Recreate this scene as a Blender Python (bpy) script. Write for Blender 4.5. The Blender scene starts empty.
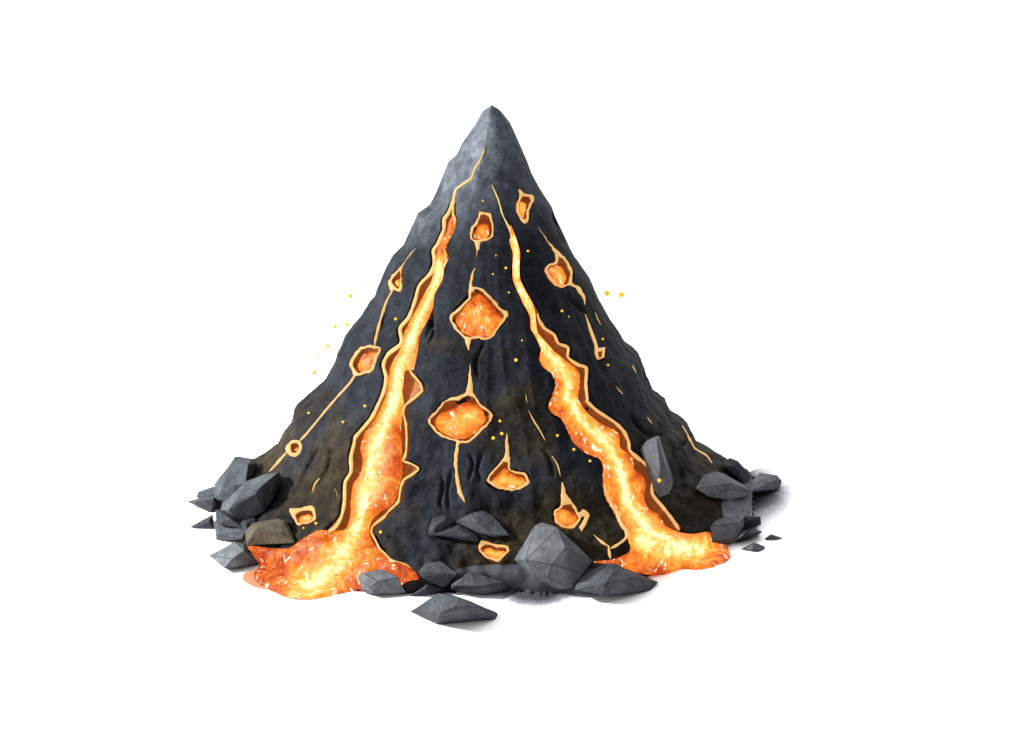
import bpy, bmesh, math, random
import numpy as np
from mathutils import Vector, noise
from mathutils.bvhtree import BVHTree
from mathutils.geometry import delaunay_2d_cdt

random.seed(7)
rng = np.random.default_rng(7)
sc = bpy.context.scene
COL = sc.collection

# ------------------------------------------------------------------ camera
EL = math.radians(18.0); DIST = 14.0; FPX = 1400.0
TGT = np.array([0.22, 0.0, 1.26])
RIGHT = np.array([1.0, 0, 0]); UP = np.array([0, math.sin(EL), math.cos(EL)])
FWD = np.array([0, math.cos(EL), -math.sin(EL)])
CAM = TGT - FWD*DIST
cd = bpy.data.cameras.new('camera'); cam = bpy.data.objects.new('camera', cd); COL.objects.link(cam)
cd.sensor_width = 36; cd.lens = 36*FPX/1024; cd.clip_end = 2000; cd.clip_start = 0.1
cam.location = CAM; cam.rotation_euler = (math.pi/2-EL, 0, 0)
sc.camera = cam

def project(P):
    V = np.asarray(P) - CAM
    d = V @ FWD
    return np.stack([512 + FPX*(V @ RIGHT)/d, 372.5 - FPX*(V @ UP)/d], -1)
def ray(px, py):
    d = FWD + RIGHT*((px-512)/FPX) - UP*((py-372.5)/FPX)
    return d/np.linalg.norm(d)
def on_ground(px, py, z=0.0):
    d = ray(px, py); return CAM + d*((z-CAM[2])/d[2])
def on_plane_y(px, py, Y):
    d = ray(px, py); return CAM + d*((Y-CAM[1])/d[1])

# ------------------------------------------------------------------ tracing helpers
S1 = 1024/220.0; S2 = 1024/180.0
def zz(ox, oy, pts, s=S1): return [(ox+u/s, oy+v/s) for u, v in pts]
def A(*p): return zz(380, 90, p)
def B(*p): return zz(260, 240, p)
def Cc(*p): return zz(420, 240, p)
def D(*p): return zz(170, 390, p)
def E(*p): return zz(340, 390, p)
def F2(*p): return zz(500, 390, p)
def F(*p): return zz(170, 480, p)
def G(*p): return zz(350, 490, p)
def H(*p): return zz(500, 490, p)
def K(*p): return zz(640, 440, p, S2)

def resample(pts, step, closed=True, smooth=True):
    P = np.array(pts, float); n = len(P); out = []
    rngi = range(n) if closed else range(n-1)
    for i in rngi:
        if closed: p0, p1, p2, p3 = P[(i-1) % n], P[i], P[(i+1) % n], P[(i+2) % n]
        else: p0, p1, p2, p3 = P[max(i-1, 0)], P[i], P[i+1], P[min(i+2, n-1)]
        L = np.linalg.norm(p2-p1); k = max(1, int(round(L/step)))
        for j in range(k):
            t = j/k
            c = p1 + (p2-p1)*t
            if smooth:
                m1 = (p2-p0)*.5; m2 = (p3-p1)*.5
                l1 = np.linalg.norm(m1); l2 = np.linalg.norm(m2)
                if l1 > L: m1 = m1*(L/l1)
                if l2 > L: m2 = m2*(L/l2)
                t2, t3 = t*t, t*t*t
                s = (2*t3-3*t2+1)*p1 + (t3-2*t2+t)*m1 + (-2*t3+3*t2)*p2 + (t3-t2)*m2
                c = s*.75 + c*.25
            out.append(c)
    if not closed: out.append(P[-1])
    return np.array(out)

def sdf(Q, poly):
    """signed distance, positive inside"""
    Q = np.asarray(Q, float); P = np.asarray(poly, float); R = np.roll(P, -1, 0)
    res = np.empty(len(Q))
    for a in range(0, len(Q), 4000):
        q = Q[a:a+4000][:, None, :]
        e = R-P; w = q-P[None]
        t = np.clip((w*e).sum(-1)/np.maximum((e*e).sum(-1), 1e-9), 0, 1)
        d = np.sqrt((((w - e*t[..., None])**2).sum(-1)).min(1))
        y = q[..., 1]; x = q[..., 0]
        cond = (P[:, 1] > y) != (R[:, 1] > y)
        xi = P[:, 0] + (y-P[:, 1])*(R[:, 0]-P[:, 0])/np.where(R[:, 1] == P[:, 1], 1e-9, R[:, 1]-P[:, 1])
        ins = (cond & (x < xi)).sum(1) % 2 == 1
        res[a:a+4000] = np.where(ins, d, -d)
    return res
def dist_line(Q, line):
    Q = np.asarray(Q, float); P = np.asarray(line, float)
    best = np.full(len(Q), 1e9); par = np.zeros(len(Q)); n = len(P)-1
    for i in range(n):
        e = P[i+1]-P[i]; w = Q-P[i]
        t = np.clip((w@e)/max(e@e, 1e-9), 0, 1)
        d = np.linalg.norm(w-t[:, None]*e, axis=1)
        m = d < best; best[m] = d[m]; par[m] = (i+t[m])/n
    return best, par
def sstep(a, b, x):
    t = np.clip((x-a)/(b-a), 0, 1); return t*t*(3-2*t)
def fbm(P, scale, octv=3, seed=0.0):
    out = np.zeros(len(P)); 
    for i, p in enumerate(P):
        out[i] = noise.fractal(Vector((p[0]*scale+seed, p[1]*scale+seed*.7, p[2]*scale-seed)), 1.0, 2.0, octv)
    return out

# ------------------------------------------------------------------ materials
def s2l(c):
    return tuple(((v/255)/12.92 if v/255 <= .04045 else ((v/255+.055)/1.055)**2.4) for v in c)
def newmat(name):
    m = bpy.data.materials.new(name); m.use_nodes = True
    nt = m.node_tree; nt.nodes.clear()
    out = nt.nodes.new('ShaderNodeOutputMaterial'); b = nt.nodes.new('ShaderNodeBsdfPrincipled')
    nt.links.new(b.outputs[0], out.inputs[0])
    return m, nt, b
def nd(nt, typ, **kw):
    n = nt.nodes.new(typ)
    for k, v in kw.items():
        if k in n.inputs.keys(): n.inputs[k].default_value = v
        else: setattr(n, k, v)
    return n
def tex(nt, scale, detail=4, rough=.55, vec=None, typ='ShaderNodeTexNoise', distortion=0):
    t = nd(nt, typ); t.inputs['Scale'].default_value = scale
    t.inputs['Detail'].default_value = detail; t.inputs['Roughness'].default_value = rough
    t.inputs['Distortion'].default_value = distortion
    nt.links.new(vec if vec else coord(nt), t.inputs['Vector'])
    return t.outputs['Fac']
def coord(nt, stretch=None, kind='Object'):
    c = nd(nt, 'ShaderNodeTexCoord')
    if stretch is None: return c.outputs[kind]
    mp = nd(nt, 'ShaderNodeMapping'); mp.inputs['Scale'].default_value = stretch
    nt.links.new(c.outputs[kind], mp.inputs['Vector']); return mp.outputs[0]
def ramp(nt, fac, stops, interp='LINEAR'):
    r = nd(nt, 'ShaderNodeValToRGB'); cr = r.color_ramp; cr.interpolation = interp
    while len(cr.elements) < len(stops): cr.elements.new(.5)
    for e, (p, c) in zip(cr.elements, stops):
        e.position = p; e.color = (*c, 1) if len(c) == 3 else c
    nt.links.new(fac, r.inputs[0]); return r.outputs[0]
def math_(nt, op, a, b=None, clamp=False):
    m = nd(nt, 'ShaderNodeMath'); m.operation = op; m.use_clamp = clamp
    for i, v in enumerate((a, b)):
        if v is None: continue
        if isinstance(v, (int, float)): m.inputs[i].default_value = v
        else: nt.links.new(v, m.inputs[i])
    return m.outputs[0]
def mixc(nt, fac, a, b, mode='MIX'):
    m = nd(nt, 'ShaderNodeMix'); m.data_type = 'RGBA'; m.blend_type = mode
    for idx, v in ((0, fac), (6, a), (7, b)):
        if isinstance(v, (int, float)): m.inputs[idx].default_value = v
        elif isinstance(v, tuple): m.inputs[idx].default_value = (*v, 1)
        else: nt.links.new(v, m.inputs[idx])
    return m.outputs[2]
def bump(nt, b, h, strength, dist):
    bn = nd(nt, 'ShaderNodeBump'); bn.inputs['Strength'].default_value = strength; bn.inputs['Distance'].default_value = dist
    nt.links.new(h, bn.inputs['Height']); nt.links.new(bn.outputs[0], b.inputs['Normal'])

def rock_mat(name, dark, light, spec=.04, rough=.65, gran=26, contrast=1.0, stretch=(1, 1, .6), glow_tint=None):
    m, nt, b = newmat(name)
    v = coord(nt, stretch); v2 = coord(nt)
    n1 = tex(nt, 2.2, 5, .6, v, distortion=.6); n2 = tex(nt, 9, 4, .6, v2); n3 = tex(nt, gran, 3, .7, v2)
    a = math_(nt, 'MULTIPLY', n1, .45); c = math_(nt, 'MULTIPLY', n2, .3); d = math_(nt, 'MULTIPLY', n3, .25)
    f = math_(nt, 'ADD', math_(nt, 'ADD', a, c), d)
    lo, hi = .5-.17*contrast, .5+.17*contrast
    colr = ramp(nt, f, [(.40, dark), (.5, tuple(x*.6+y*.4 for x, y in zip(dark, light))), (.60, light)])
    if glow_tint:  # brown lava glow painted into the colour of the lower slope
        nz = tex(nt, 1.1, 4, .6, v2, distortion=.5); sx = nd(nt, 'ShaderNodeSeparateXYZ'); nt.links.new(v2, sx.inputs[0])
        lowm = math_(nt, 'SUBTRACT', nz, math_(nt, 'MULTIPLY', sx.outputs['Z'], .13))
        colr = mixc(nt, ramp(nt, lowm, [(.345, (0, 0, 0)), (.50, (1, 1, 1))]), colr, mixc(nt, 1.0, colr, glow_tint, 'MULTIPLY'))
        # summit highlight painted in as paler rock
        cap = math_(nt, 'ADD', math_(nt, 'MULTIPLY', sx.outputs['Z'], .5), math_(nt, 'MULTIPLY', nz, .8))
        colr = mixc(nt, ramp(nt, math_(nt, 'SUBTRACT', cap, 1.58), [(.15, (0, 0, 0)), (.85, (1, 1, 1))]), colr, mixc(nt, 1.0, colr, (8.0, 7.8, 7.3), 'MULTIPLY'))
    nt.links.new(colr, b.inputs['Base Color'])
    b.inputs['Roughness'].default_value = rough; b.inputs['Specular IOR Level'].default_value = spec
    h = math_(nt, 'ADD', math_(nt, 'MULTIPLY', n2, .8), math_(nt, 'MULTIPLY', n3, .35))
    bump(nt, b, h, .55, .03)
    return m

M_CONE = rock_mat('volcanic_rock', (.0045, .0054, .0078), (.0165, .019, .0235), spec=.03, rough=.7, glow_tint=(1.65, 1.12, .55))
M_ROCK = [rock_mat('slate_rock', (.024, .027, .032), (.062, .068, .076), gran=34),
          rock_mat('pale_slate_rock', (.044, .048, .054), (.102, .109, .118), gran=34),
          rock_mat('scorched_rock', (.034, .026, .017), (.078, .062, .043), gran=34),
          rock_mat('dark_slate_rock', (.014, .016, .020), (.034, .038, .044), gran=34)]

def lava_mat(name, gain=1.0, stretch=(1, 1, .55), red=0.0):
    m, nt, b = newmat(name)
    at = nd(nt, 'ShaderNodeAttribute'); at.attribute_name = 'melt_heat'
    v = coord(nt, stretch); v2 = coord(nt)
    n1 = tex(nt, 5.5, 5, .62, v, distortion=.8); n2 = tex(nt, 17, 4, .6, v2, distortion=.5); n3 = tex(nt, 48, 3, .6, v2)
    s = math_(nt, 'ADD', math_(nt, 'MULTIPLY', math_(nt, 'SUBTRACT', n1, .5), 1.15),
              math_(nt, 'ADD', math_(nt, 'MULTIPLY', math_(nt, 'SUBTRACT', n2, .5), .75), math_(nt, 'MULTIPLY', math_(nt, 'SUBTRACT', n3, .5), .4)))
    h = math_(nt, 'ADD', at.outputs['Fac'], s, True)
    c = ramp(nt, h, [(0.0, s2l((168, 52, 18))), (.22, s2l((224, 88, 28))), (.42, s2l((244, 132, 42))),
                     (.60, s2l((252, 172, 62))), (.80, s2l((255, 208, 98))), (.94, s2l((255, 230, 145))), (1.0, s2l((255, 246, 205)))])
    # white glints painted into the melt's emission colour
    g = tex(nt, 11, 3, .5, coord(nt, (1, 1, .45)), distortion=1.6); g2 = tex(nt, 30, 2, .5, v2)
    gm = math_(nt, 'MULTIPLY', math_(nt, 'ADD', g, math_(nt, 'MULTIPLY', g2, .35)), 1.0)
    gf = ramp(nt, gm, [(.80, (0, 0, 0)), (.84, (1, 1, 1))])
    c2 = mixc(nt, gf, c, s2l((255, 240, 215)))
    # dark red skin flecks
    d = tex(nt, 21, 2, .5, v2, distortion=.7)
    df = ramp(nt, d, [(.27, (1, 1, 1)), (.33, (0, 0, 0))])
    c3 = mixc(nt, math_(nt, 'MULTIPLY', df, .5), c2, s2l((200, 70, 25)))
    sp = nd(nt, 'ShaderNodeSeparateColor'); nt.links.new(c3, sp.inputs[0]); cbm = nd(nt, 'ShaderNodeCombineColor')
    r2 = math_(nt, 'ADD', sp.outputs[0], math_(nt, 'MULTIPLY', math_(nt, 'MAXIMUM', math_(nt, 'SUBTRACT', sp.outputs[0], .90), 0.0), 14.0))
    g2_ = math_(nt, 'ADD', sp.outputs[1], math_(nt, 'MULTIPLY', math_(nt, 'MAXIMUM', math_(nt, 'SUBTRACT', sp.outputs[1], .60), 0.0), .8))
    nt.links.new(r2, cbm.inputs[0]); nt.links.new(g2_, cbm.inputs[1]); nt.links.new(sp.outputs[2], cbm.inputs[2])
    nt.links.new(cbm.outputs[0], b.inputs['Emission Color']); b.inputs['Emission Strength'].default_value = gain
    b.inputs['Base Color'].default_value = (.02, .006, .002, 1)
    b.inputs['Roughness'].default_value = .45; b.inputs['Specular IOR Level'].default_value = .10
    bump(nt, b, n2, .4, .03)
    return m
M_LAVA = lava_mat('molten_lava', .95)
M_LAVAP = lava_mat('pocket_lava', .92, (1, 1, 1))

def plain_mat(name, c1, c2, scale=14, rough=.7, spec=.2, emit=None, es=0):
    m, nt, b = newmat(name)
    n = tex(nt, scale, 4, .6)
    nt.links.new(ramp(nt, n, [(.35, c1), (.65, c2)]), b.inputs['Base Color'])
    b.inputs['Roughness'].default_value = rough; b.inputs['Specular IOR Level'].default_value = spec
    if emit: b.inputs['Emission Color'].default_value = (*emit, 1); b.inputs['Emission Strength'].default_value = es
    bump(nt, b, tex(nt, scale*3, 3), .4, .01)
    return m
M_RIM = plain_mat('lit_rim_crust', (.09, .04, .012), (.15, .075, .025), 10, emit=s2l((252, 198, 122)), es=.76)  # emission added so rims stay tan where the key lamp misses them
M_RIMY = plain_mat('lit_yellow_crust', (.08, .045, .012), (.12, .07, .022), 10, emit=s2l((255, 216, 130)), es=.78)
M_WALL = plain_mat('lit_scorched_wall', (.06, .018, .005), (.16, .055, .014), 12, emit=s2l((118, 56, 20)), es=.9)  # emission added to keep the walls brown inside shaded recesses
M_SPARK = plain_mat('glowing_spark', (.3, .15, .01), (.4, .2, .02), 40, emit=s2l((246, 190, 50)), es=.85)
M_LIP = plain_mat('cooling_lava_edge', (.10, .03, .017), (.14, .05, .03), 8, emit=s2l((240, 150, 110)), es=.75)

# ------------------------------------------------------------------ object helpers
def mk(name, verts, faces, mat, parent=None, smooth=True, attr=None):
    me = bpy.data.meshes.new(name)
    me.from_pydata([tuple(map(float, v)) for v in verts], [], [tuple(int(i) for i in f) for f in faces])
    me.validate()
    if attr is not None:
        a = me.attributes.new('melt_heat', 'FLOAT', 'POINT'); a.data.foreach_set('value', np.asarray(attr, np.float32))
    me.materials.append(mat)
    if smooth: me.polygons.foreach_set('use_smooth', [True]*len(me.polygons))
    me.update()
    o = bpy.data.objects.new(name, me); COL.objects.link(o)
    if parent: o.parent = parent
    return o
def tag(o, label=None, cat=None, group=None, kind=None):
    if label: o['label'] = label
    if cat: o['category'] = cat
    if group: o['group'] = group
    if kind: o['kind'] = kind
    return o

# ------------------------------------------------------------------ cone form
OUT_L = A((520,75),(502,82),(480,95),(455,140),(420,195),(385,245),(355,305),(318,335),(300,380),(260,480),(230,540),(175,580),(140,660),(100,735)) + \
        B((665,35),(620,75),(570,170),(530,270),(470,365),(410,440),(375,510),(340,590),(310,665)) + \
        D((690,2),(560,110),(530,185),(480,240),(430,315),(400,345)) + [(240, 480), (222, 494)]
OUT_R = A((520,75),(540,80),(560,95),(605,150),(640,225),(690,340),(705,385),(745,460),(770,500),(800,545),(815,590),(884,738)) + \
        Cc((720,80),(790,180),(840,290),(870,350),(920,420),(950,475),(1024,545)) + \
        F2((720,0),(740,25),(800,65),(835,120),(900,165),(930,220),(960,285),(1020,315)) + [(742, 474), (762, 488)]
OUT_L = np.array(OUT_L); OUT_R = np.array(OUT_R)
OUT_L[:, 0] += 10*np.clip((OUT_L[:, 1]-385)/60, 0, 1)*np.clip((482-OUT_L[:, 1])/14, 0, 1); OUT_R[:, 0] -= 9*np.clip((OUT_R[:, 1]-375)/50, 0, 1)
def tab(out):
    P = np.array([on_plane_y(x, y, 0) for x, y in out])
    z = P[:, 2]; r = np.abs(P[:, 0])
    o = np.argsort(z); return z[o], r[o]
HTOP = on_plane_y(491.7, 106, 0)[2]
ZS = np.linspace(0, HTOP, 240)
zl, rl = tab(OUT_L); zr, rr = tab(OUT_R)
X0 = on_plane_y(491.7, 106, 0)[0]         # axis of the cone
def rad(out):
    P = np.array([on_plane_y(x, y, 0) for x, y in out]); o = np.argsort(P[:, 2])
    return np.interp(ZS, P[o, 2], np.abs(P[o, 0]-X0))
RL = rad(OUT_L); RR = rad(OUT_R)
def smoothv(v, k):
    w = np.hanning(k); w /= w.sum()
    p = np.concatenate([2*v[0]-v[1:k][::-1], v, np.zeros(k)]); return np.convolve(p, w, 'same')[k-1:k-1+len(v)]
FRONT0 = -on_ground(490, 586)[1]
def Rbase(th, z, RL, RR):
    m = .5*(RL+RR)
    RFr = np.minimum(smoothv(m, 25), m+.05)
    u = 1-ZS/HTOP
    fl = (FRONT0/RFr[0]-1)*np.clip(u, 0, 1)**5
    c = np.cos(th); wR = np.clip(c, 0, 1)**1.6; wL = np.clip(-c, 0, 1)**1.6; wF = 1-wR-wL
    flare = 1+np.interp(z, ZS, fl)*np.clip(1-np.abs(c)**.8, 0, 1)
    back = 1-.26*np.clip(np.sin(th)*2.4, 0, 1)*np.clip(1.15-z/HTOP, 0, 1)**2     # the far side stands steeper
    return (wR*np.interp(z, ZS, RR) + wL*np.interp(z, ZS, RL) + wF*np.interp(z, ZS, RFr)*flare)*back
# fit the left and right profiles to the outline
tg = np.linspace(-math.pi, math.pi, 181)
for it in range(9):
    TH, ZZ = np.meshgrid(tg, ZS, indexing='xy')
    R = Rbase(TH.ravel(), ZZ.ravel(), RL, RR).reshape(TH.shape)
    P = np.stack([X0+R*np.cos(TH), R*np.sin(TH), ZZ], -1); q = project(P.reshape(-1, 3)).reshape(P.shape[:2]+(2,))
    for side in (0, 1):
        idx = q[..., 0].argmin(1) if side == 0 else q[..., 0].argmax(1)
        ar = np.arange(len(ZS)); ex = q[ar, idx, 0]; ey = q[ar, idx, 1]
        out = OUT_L if side == 0 else OUT_R
        o = np.argsort(out[:, 1]); want = np.interp(ey, out[o, 1], out[o, 0])
        dlt = (want-ex)*.01
        if side == 0: RL = np.maximum(RL-dlt*.8, .0)
        else: RR = np.maximum(RR+dlt*.8, .0)
RL[-1] = RR[-1] = 0

# grid : dense on the side the photograph shows
th_f = np.linspace(math.radians(-198), math.radians(18), 640)
th_b = np.linspace(math.radians(18), math.radians(162), 90)[1:-1]
THV = np.concatenate([th_f, th_b]); NT = len(THV)
NZ = 350
zv = np.concatenate([np.linspace(-.12, HTOP-.12, NZ-14), HTOP-.12*(1-np.linspace(0, 1, 15)[1:])**2])
NZ = len(zv)
TH, ZZ = np.meshgrid(THV, zv, indexing='xy')
th = TH.ravel(); z = ZZ.ravel()
R = Rbase(th, np.clip(z, 0, HTOP), RL, RR)
R += np.where(z < 0, -z*.5, 0)
c = np.cos(th)
keep = 1-np.clip(np.abs(c), 0, 1)**3*.75           # leaves the outline as traced
zt = np.clip(z/HTOP, 0, 1)
amp = np.clip(R, 0, 1.6)
# buttress ridges running down the slope, broken by shallow gullies
bt = np.zeros(len(th)); fine = np.zeros(len(th)); lump = np.zeros(len(th))
for i in range(len(th)):
    cx, sy = math.cos(th[i]), math.sin(th[i])
    a = noise.noise(Vector((cx*3.2, sy*3.2, z[i]*.30+3)))
    a2 = noise.noise(Vector((cx*7.5+4, sy*7.5, z[i]*.55-2)))
    bt[i] = .62*a + .38*(1-2*abs(a2))
    r_ = R[i]
    p = Vector((r_*cx, r_*sy, z[i]))
    lump[i] = noise.noise(p*1.7+Vector((9, 2, 5)))
    fine[i] = noise.fractal(p*7.0, 1.0, 2.0, 3)
# one sharp ridge from the peak: pale left facet, dark front facet
th0 = math.radians(-98) - .25*np.clip((HTOP-z), 0, 1.3)
dth = np.abs(np.angle(np.exp(1j*(th-th0))))
ridge = np.exp(-dth/.45)
upper = sstep(HTOP-1.5, HTOP-.5, z)
amp2 = amp*sstep(.2, 1.8, R)
R = R + keep*(amp2*.052*bt + amp*.03*lump) + amp2*.010*fine
R = R + R*.13*ridge*upper*keep - R*.05*upper*keep*np.exp(-((dth-.75)/.3)**2)
# rubble apron: lumps on the lowest slopes
low = 1-sstep(.05, .75, z)
R = R*(1-.085*np.exp(-(np.abs(np.angle(np.exp(1j*(th-math.radians(-44)))))/math.radians(15))**2)*(1-sstep(.1, .8, z)))
R = np.maximum(R, 0)
P0 = np.stack([X0+R*np.cos(th), R*np.sin(th), z + low*keep*.05*fine], -1)
# faces
faces = []
for j in range(NZ-1):
    for i in range(NT):
        a = j*NT+i; b_ = j*NT+(i+1) % NT
        faces.append((a, b_, b_+NT, a+NT))
# normals of the undisturbed form
def vnormals(P):
    G_ = P.reshape(NZ, NT, 3)
    dt = np.roll(G_, -1, 1)-np.roll(G_, 1, 1)
    dz = np.gradient(G_, axis=0)
    n = np.cross(dt, dz); l = np.linalg.norm(n, axis=-1, keepdims=True)
    return (n/np.maximum(l, 1e-9)).reshape(-1, 3)
N0 = vnormals(P0)
PX0 = project(P0)
facing = ((CAM-P0)*N0).sum(1) > 0

gb = [(-60, -11, 0), (60, -11, 0), (60, 60, 0), (-60, 60, 0)]
nb = len(P0)
BV = BVHTree.FromPolygons([tuple(p) for p in P0]+gb, faces+[(nb, nb+1, nb+2, nb+3)])
BVC = BVHTree.FromPolygons([tuple(p) for p in P0], faces)
# a smoothed normal so that things lying on the slope do not inherit every bump
NSM = N0.reshape(NZ, NT, 3).copy()
for _ in range(6):
    NSM = (np.roll(NSM, 1, 1)+np.roll(NSM, -1, 1)+2*NSM)/4
    up = np.concatenate([NSM[:1], NSM[:-1]]); dn = np.concatenate([NSM[1:], NSM[-1:]])
    NSM = (up+dn+2*NSM)/4
NSM /= np.maximum(np.linalg.norm(NSM, axis=-1, keepdims=True), 1e-9)
NSM = NSM.reshape(-1, 3)
def cast(px, py):
    h = BV.ray_cast(Vector(CAM), Vector(ray(px, py)))
    if h[0] is None:
        p = on_plane_y(px, py, -.2); return p, -FWD, -1
    if h[2] >= len(faces): n = np.array([0, 0, 1.0])
    else: n = NSM[faces[h[2]][0]]
    return np.array(h[0]), n, h[2]
def place(pts, hs, fix=True):
    """put traced points on the slope or ground, lifted by hs along the surface normal"""
    out = []
    for (x, y), h in zip(pts, hs):
        qx, qy = x, y
        p, n, _ = cast(qx, qy); r = p+n*h
        if fix:
            for _ in range(2):
                k = project(r[None])[0]; qx += (x-k[0])*.8; qy += (y-k[1])*.8
                p, n, _ = cast(qx, qy); r = p+n*h
        out.append(r)
    return np.array(out)

# ------------------------------------------------------------------ patches and strips lying on the slope
def triangulate(outer, hole=None, step=2.2):
    pts = [Vector(p) for p in outer]; n = len(pts)
    edges = [(i, (i+1) % n) for i in range(n)]
    if hole is not None:
        m = len(hole); edges += [(n+i, n+(i+1) % m) for i in range(m)]; pts += [Vector(p) for p in hole]
    lo = np.min(outer, 0); hi = np.max(outer, 0)
    gx = np.arange(lo[0], hi[0], step); gy = np.arange(lo[1], hi[1], step*.87)
    g = np.array([(x+(.5*step if k % 2 else 0), y) for k, y in enumerate(gy) for x in gx])
    if len(g):
        g = g + rng.uniform(-.2, .2, g.shape)*step
        m = sdf(g, outer) > step*.55
        if hole is not None: m &= sdf(g, hole) < -step*.55
        pts += [Vector(p) for p in g[m]]
    v, e, f, *_ = delaunay_2d_cdt(pts, edges, [], 0, 1e-4)
    v = np.array([tuple(p) for p in v]); f = np.array([tuple(t) for t in f if len(t) == 3])
    cen = v[f].mean(1); m = sdf(cen, outer) > 0
    if hole is not None: m &= sdf(cen, hole) < 0
    return v, f[m]
def skirted(P, Nn, f, drop):
    """close the sheet's border with a skirt going into the rock, so it has thickness"""
    cnt = {}
    for t in f:
        for a, b_ in ((t[0], t[1]), (t[1], t[2]), (t[2], t[0])):
            k = (min(a, b_), max(a, b_)); cnt.setdefault(k, []).append((a, b_))
    V = [tuple(p) for p in P]; Fc = [tuple(t) for t in f]; mp = {}
    for k, l in cnt.items():
        if len(l) != 1: continue
        a, b_ = l[0]
        for q in (a, b_):
            if q not in mp:
                mp[q] = len(V); V.append(tuple(P[q]-Nn[q]*drop))
        Fc.append((b_, a, mp[a], mp[b_]))
    return V, Fc, mp
def patch(name, outer, hfun, mat, parent=None, hole=None, step=2.2, drop=.05, heat=None, smooth=True, rs=1.8, fix=True):
    o = resample(outer, rs, True, smooth); h_ = None if hole is None else resample(hole, rs, True, smooth)
    v, f = triangulate(o, h_, step)
    so = np.maximum(sdf(v, o), 0)
    sh = None if h_ is None else np.maximum(-sdf(v, h_), 0)
    hs = hfun(v, so, sh)
    P = place(v, hs, fix)
    Nn = np.array([cast(x, y)[1] for x, y in v])
    # wind outwards
    a, b_, c_ = P[f[:, 0]], P[f[:, 1]], P[f[:, 2]]
    fn = np.cross(b_-a, c_-a); flip = (fn*Nn[f[:, 0]]).sum(1) < 0
    f = f.copy(); f[flip] = f[flip][:, ::-1]
    V, Fc, mp = skirted(P, Nn, f, drop) if drop else ([tuple(p) for p in P], [tuple(t) for t in f], {})
    at = None
    if heat is not None:
        hv = heat(v, so); at = np.zeros(len(V)); at[:len(hv)] = hv
        for q, w in mp.items(): at[w] = hv[q]
    return mk(name, V, Fc, mat, parent, attr=at)
def strip(name, path, width, mat, parent=None, h=.012, drop=.010, wob=.35, ends=True):
    """a bead of crust following a traced line; width in pixels of the photograph at the cone's distance"""
    w0 = np.array([width]*len(path), float) if np.isscalar(width) else np.array(width, float)
    Q = resample([(x, y, w) for (x, y), w in zip(path, w0)], 2.0, False)
    X = Q[:, :2]; W = Q[:, 2]
    T = np.gradient(X, axis=0); T /= np.maximum(np.linalg.norm(T, axis=1, keepdims=True), 1e-6)
    Nn = np.stack([-T[:, 1], T[:, 0]], 1)
    W = W*(1+wob*np.array([noise.noise(Vector((x*.13, y*.13, 3.1)))*2 for x, y in X]))
    W = np.maximum(W*.62, .5)
    if ends:
        k = np.minimum(np.arange(len(W)), np.arange(len(W))[::-1]); W = W*np.clip(.25+k/4, 0, 1)
    prof = [(-.5, -drop), (-.5, .35*h), (-.25, .9*h), (0, h), (.25, .9*h), (.5, .35*h), (.5, -drop)]
    V = []; m = len(prof)
    for o_, hh in prof:
        V.append(place(X+Nn*(W*o_)[:, None], [hh*min(1, .4+w/4) if hh > 0 else hh for w in W], fix=False))
    V = np.array(V).transpose(1, 0, 2).reshape(-1, 3); Fc = []
    for i in range(len(X)-1):
        for j in range(m-1):
            a = i*m+j; Fc.append((a, a+1, a+1+m, a+m))
    Fc.append(tuple(range(m))); Fc.append(tuple((len(X)-1)*m+j for j in range(m))[::-1])
    o = mk(name, V, Fc, mat, parent)
    bm = bmesh.new(); bm.from_mesh(o.data); bmesh.ops.recalc_face_normals(bm, faces=bm.faces); bm.to_mesh(o.data); bm.free()
    return o

# ------------------------------------------------------------------ traced shapes
# left lava stream
LS_OUT_L = A((335,520),(310,575),(292,600),(290,650),(262,715)) + B((800,50),(805,100),(790,150),(735,210),(715,280),(685,360),(645,410),(650,480),(590,530),(567,580),(580,640),(570,700)) + \
           D((965,60),(930,130),(855,220),(850,250),(835,310),(835,380),(808,430),(805,520),(790,590),(760,640),(690,680),(600,715))
LS_OUT_R = A((345,530),(345,580),(352,605),(330,665),(300,720)) + B((860,40),(872,75),(850,120),(840,180),(803,250),(795,310),(765,380),(740,430),(735,460),(720,540),(705,610),(750,665),(760,700)) + \
           E((385,5),(360,30),(310,70),(300,110),(310,150),(315,220),(312,290),(300,330),(330,340),(370,365),(345,390),(300,420),(285,470),(275,520),(235,560),(210,590),(160,630),(150,660),(170,700),(190,740)) + \
           G((160,290),(205,330),(260,345),(300,380))
LL_L = B((835,100),(800,185),(770,240),(745,290),(715,345),(690,395),(665,445),(650,510),(610,580),(600,630),(590,700)) + \
       E((190,80),(150,150),(110,210),(95,270),(105,330),(95,390),(60,440),(50,520),(45,600),(20,650)) + F((690,235),(640,262),(590,292),(555,318),(480,318),(420,312),(362,310))
LL_R = B((865,80),(848,120),(838,180),(800,250),(793,310),(763,380),(738,430),(728,480),(718,540),(703,600),(665,605),(655,680)) + \
       E((275,0),(280,60),(272,120),(270,180),(280,250),(280,330),(275,400),(260,460),(245,520),(180,560),(140,590),(125,640),(140,690)) + G((110,250),(150,290),(190,325),(255,345),(300,378),(320,415),(270,425),(200,470),(90,480)) + \
       F((880,512),(800,525),(700,548),(600,553),(545,543),(470,512),(405,480),(385,440),(410,410),(415,385),(390,345))
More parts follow.
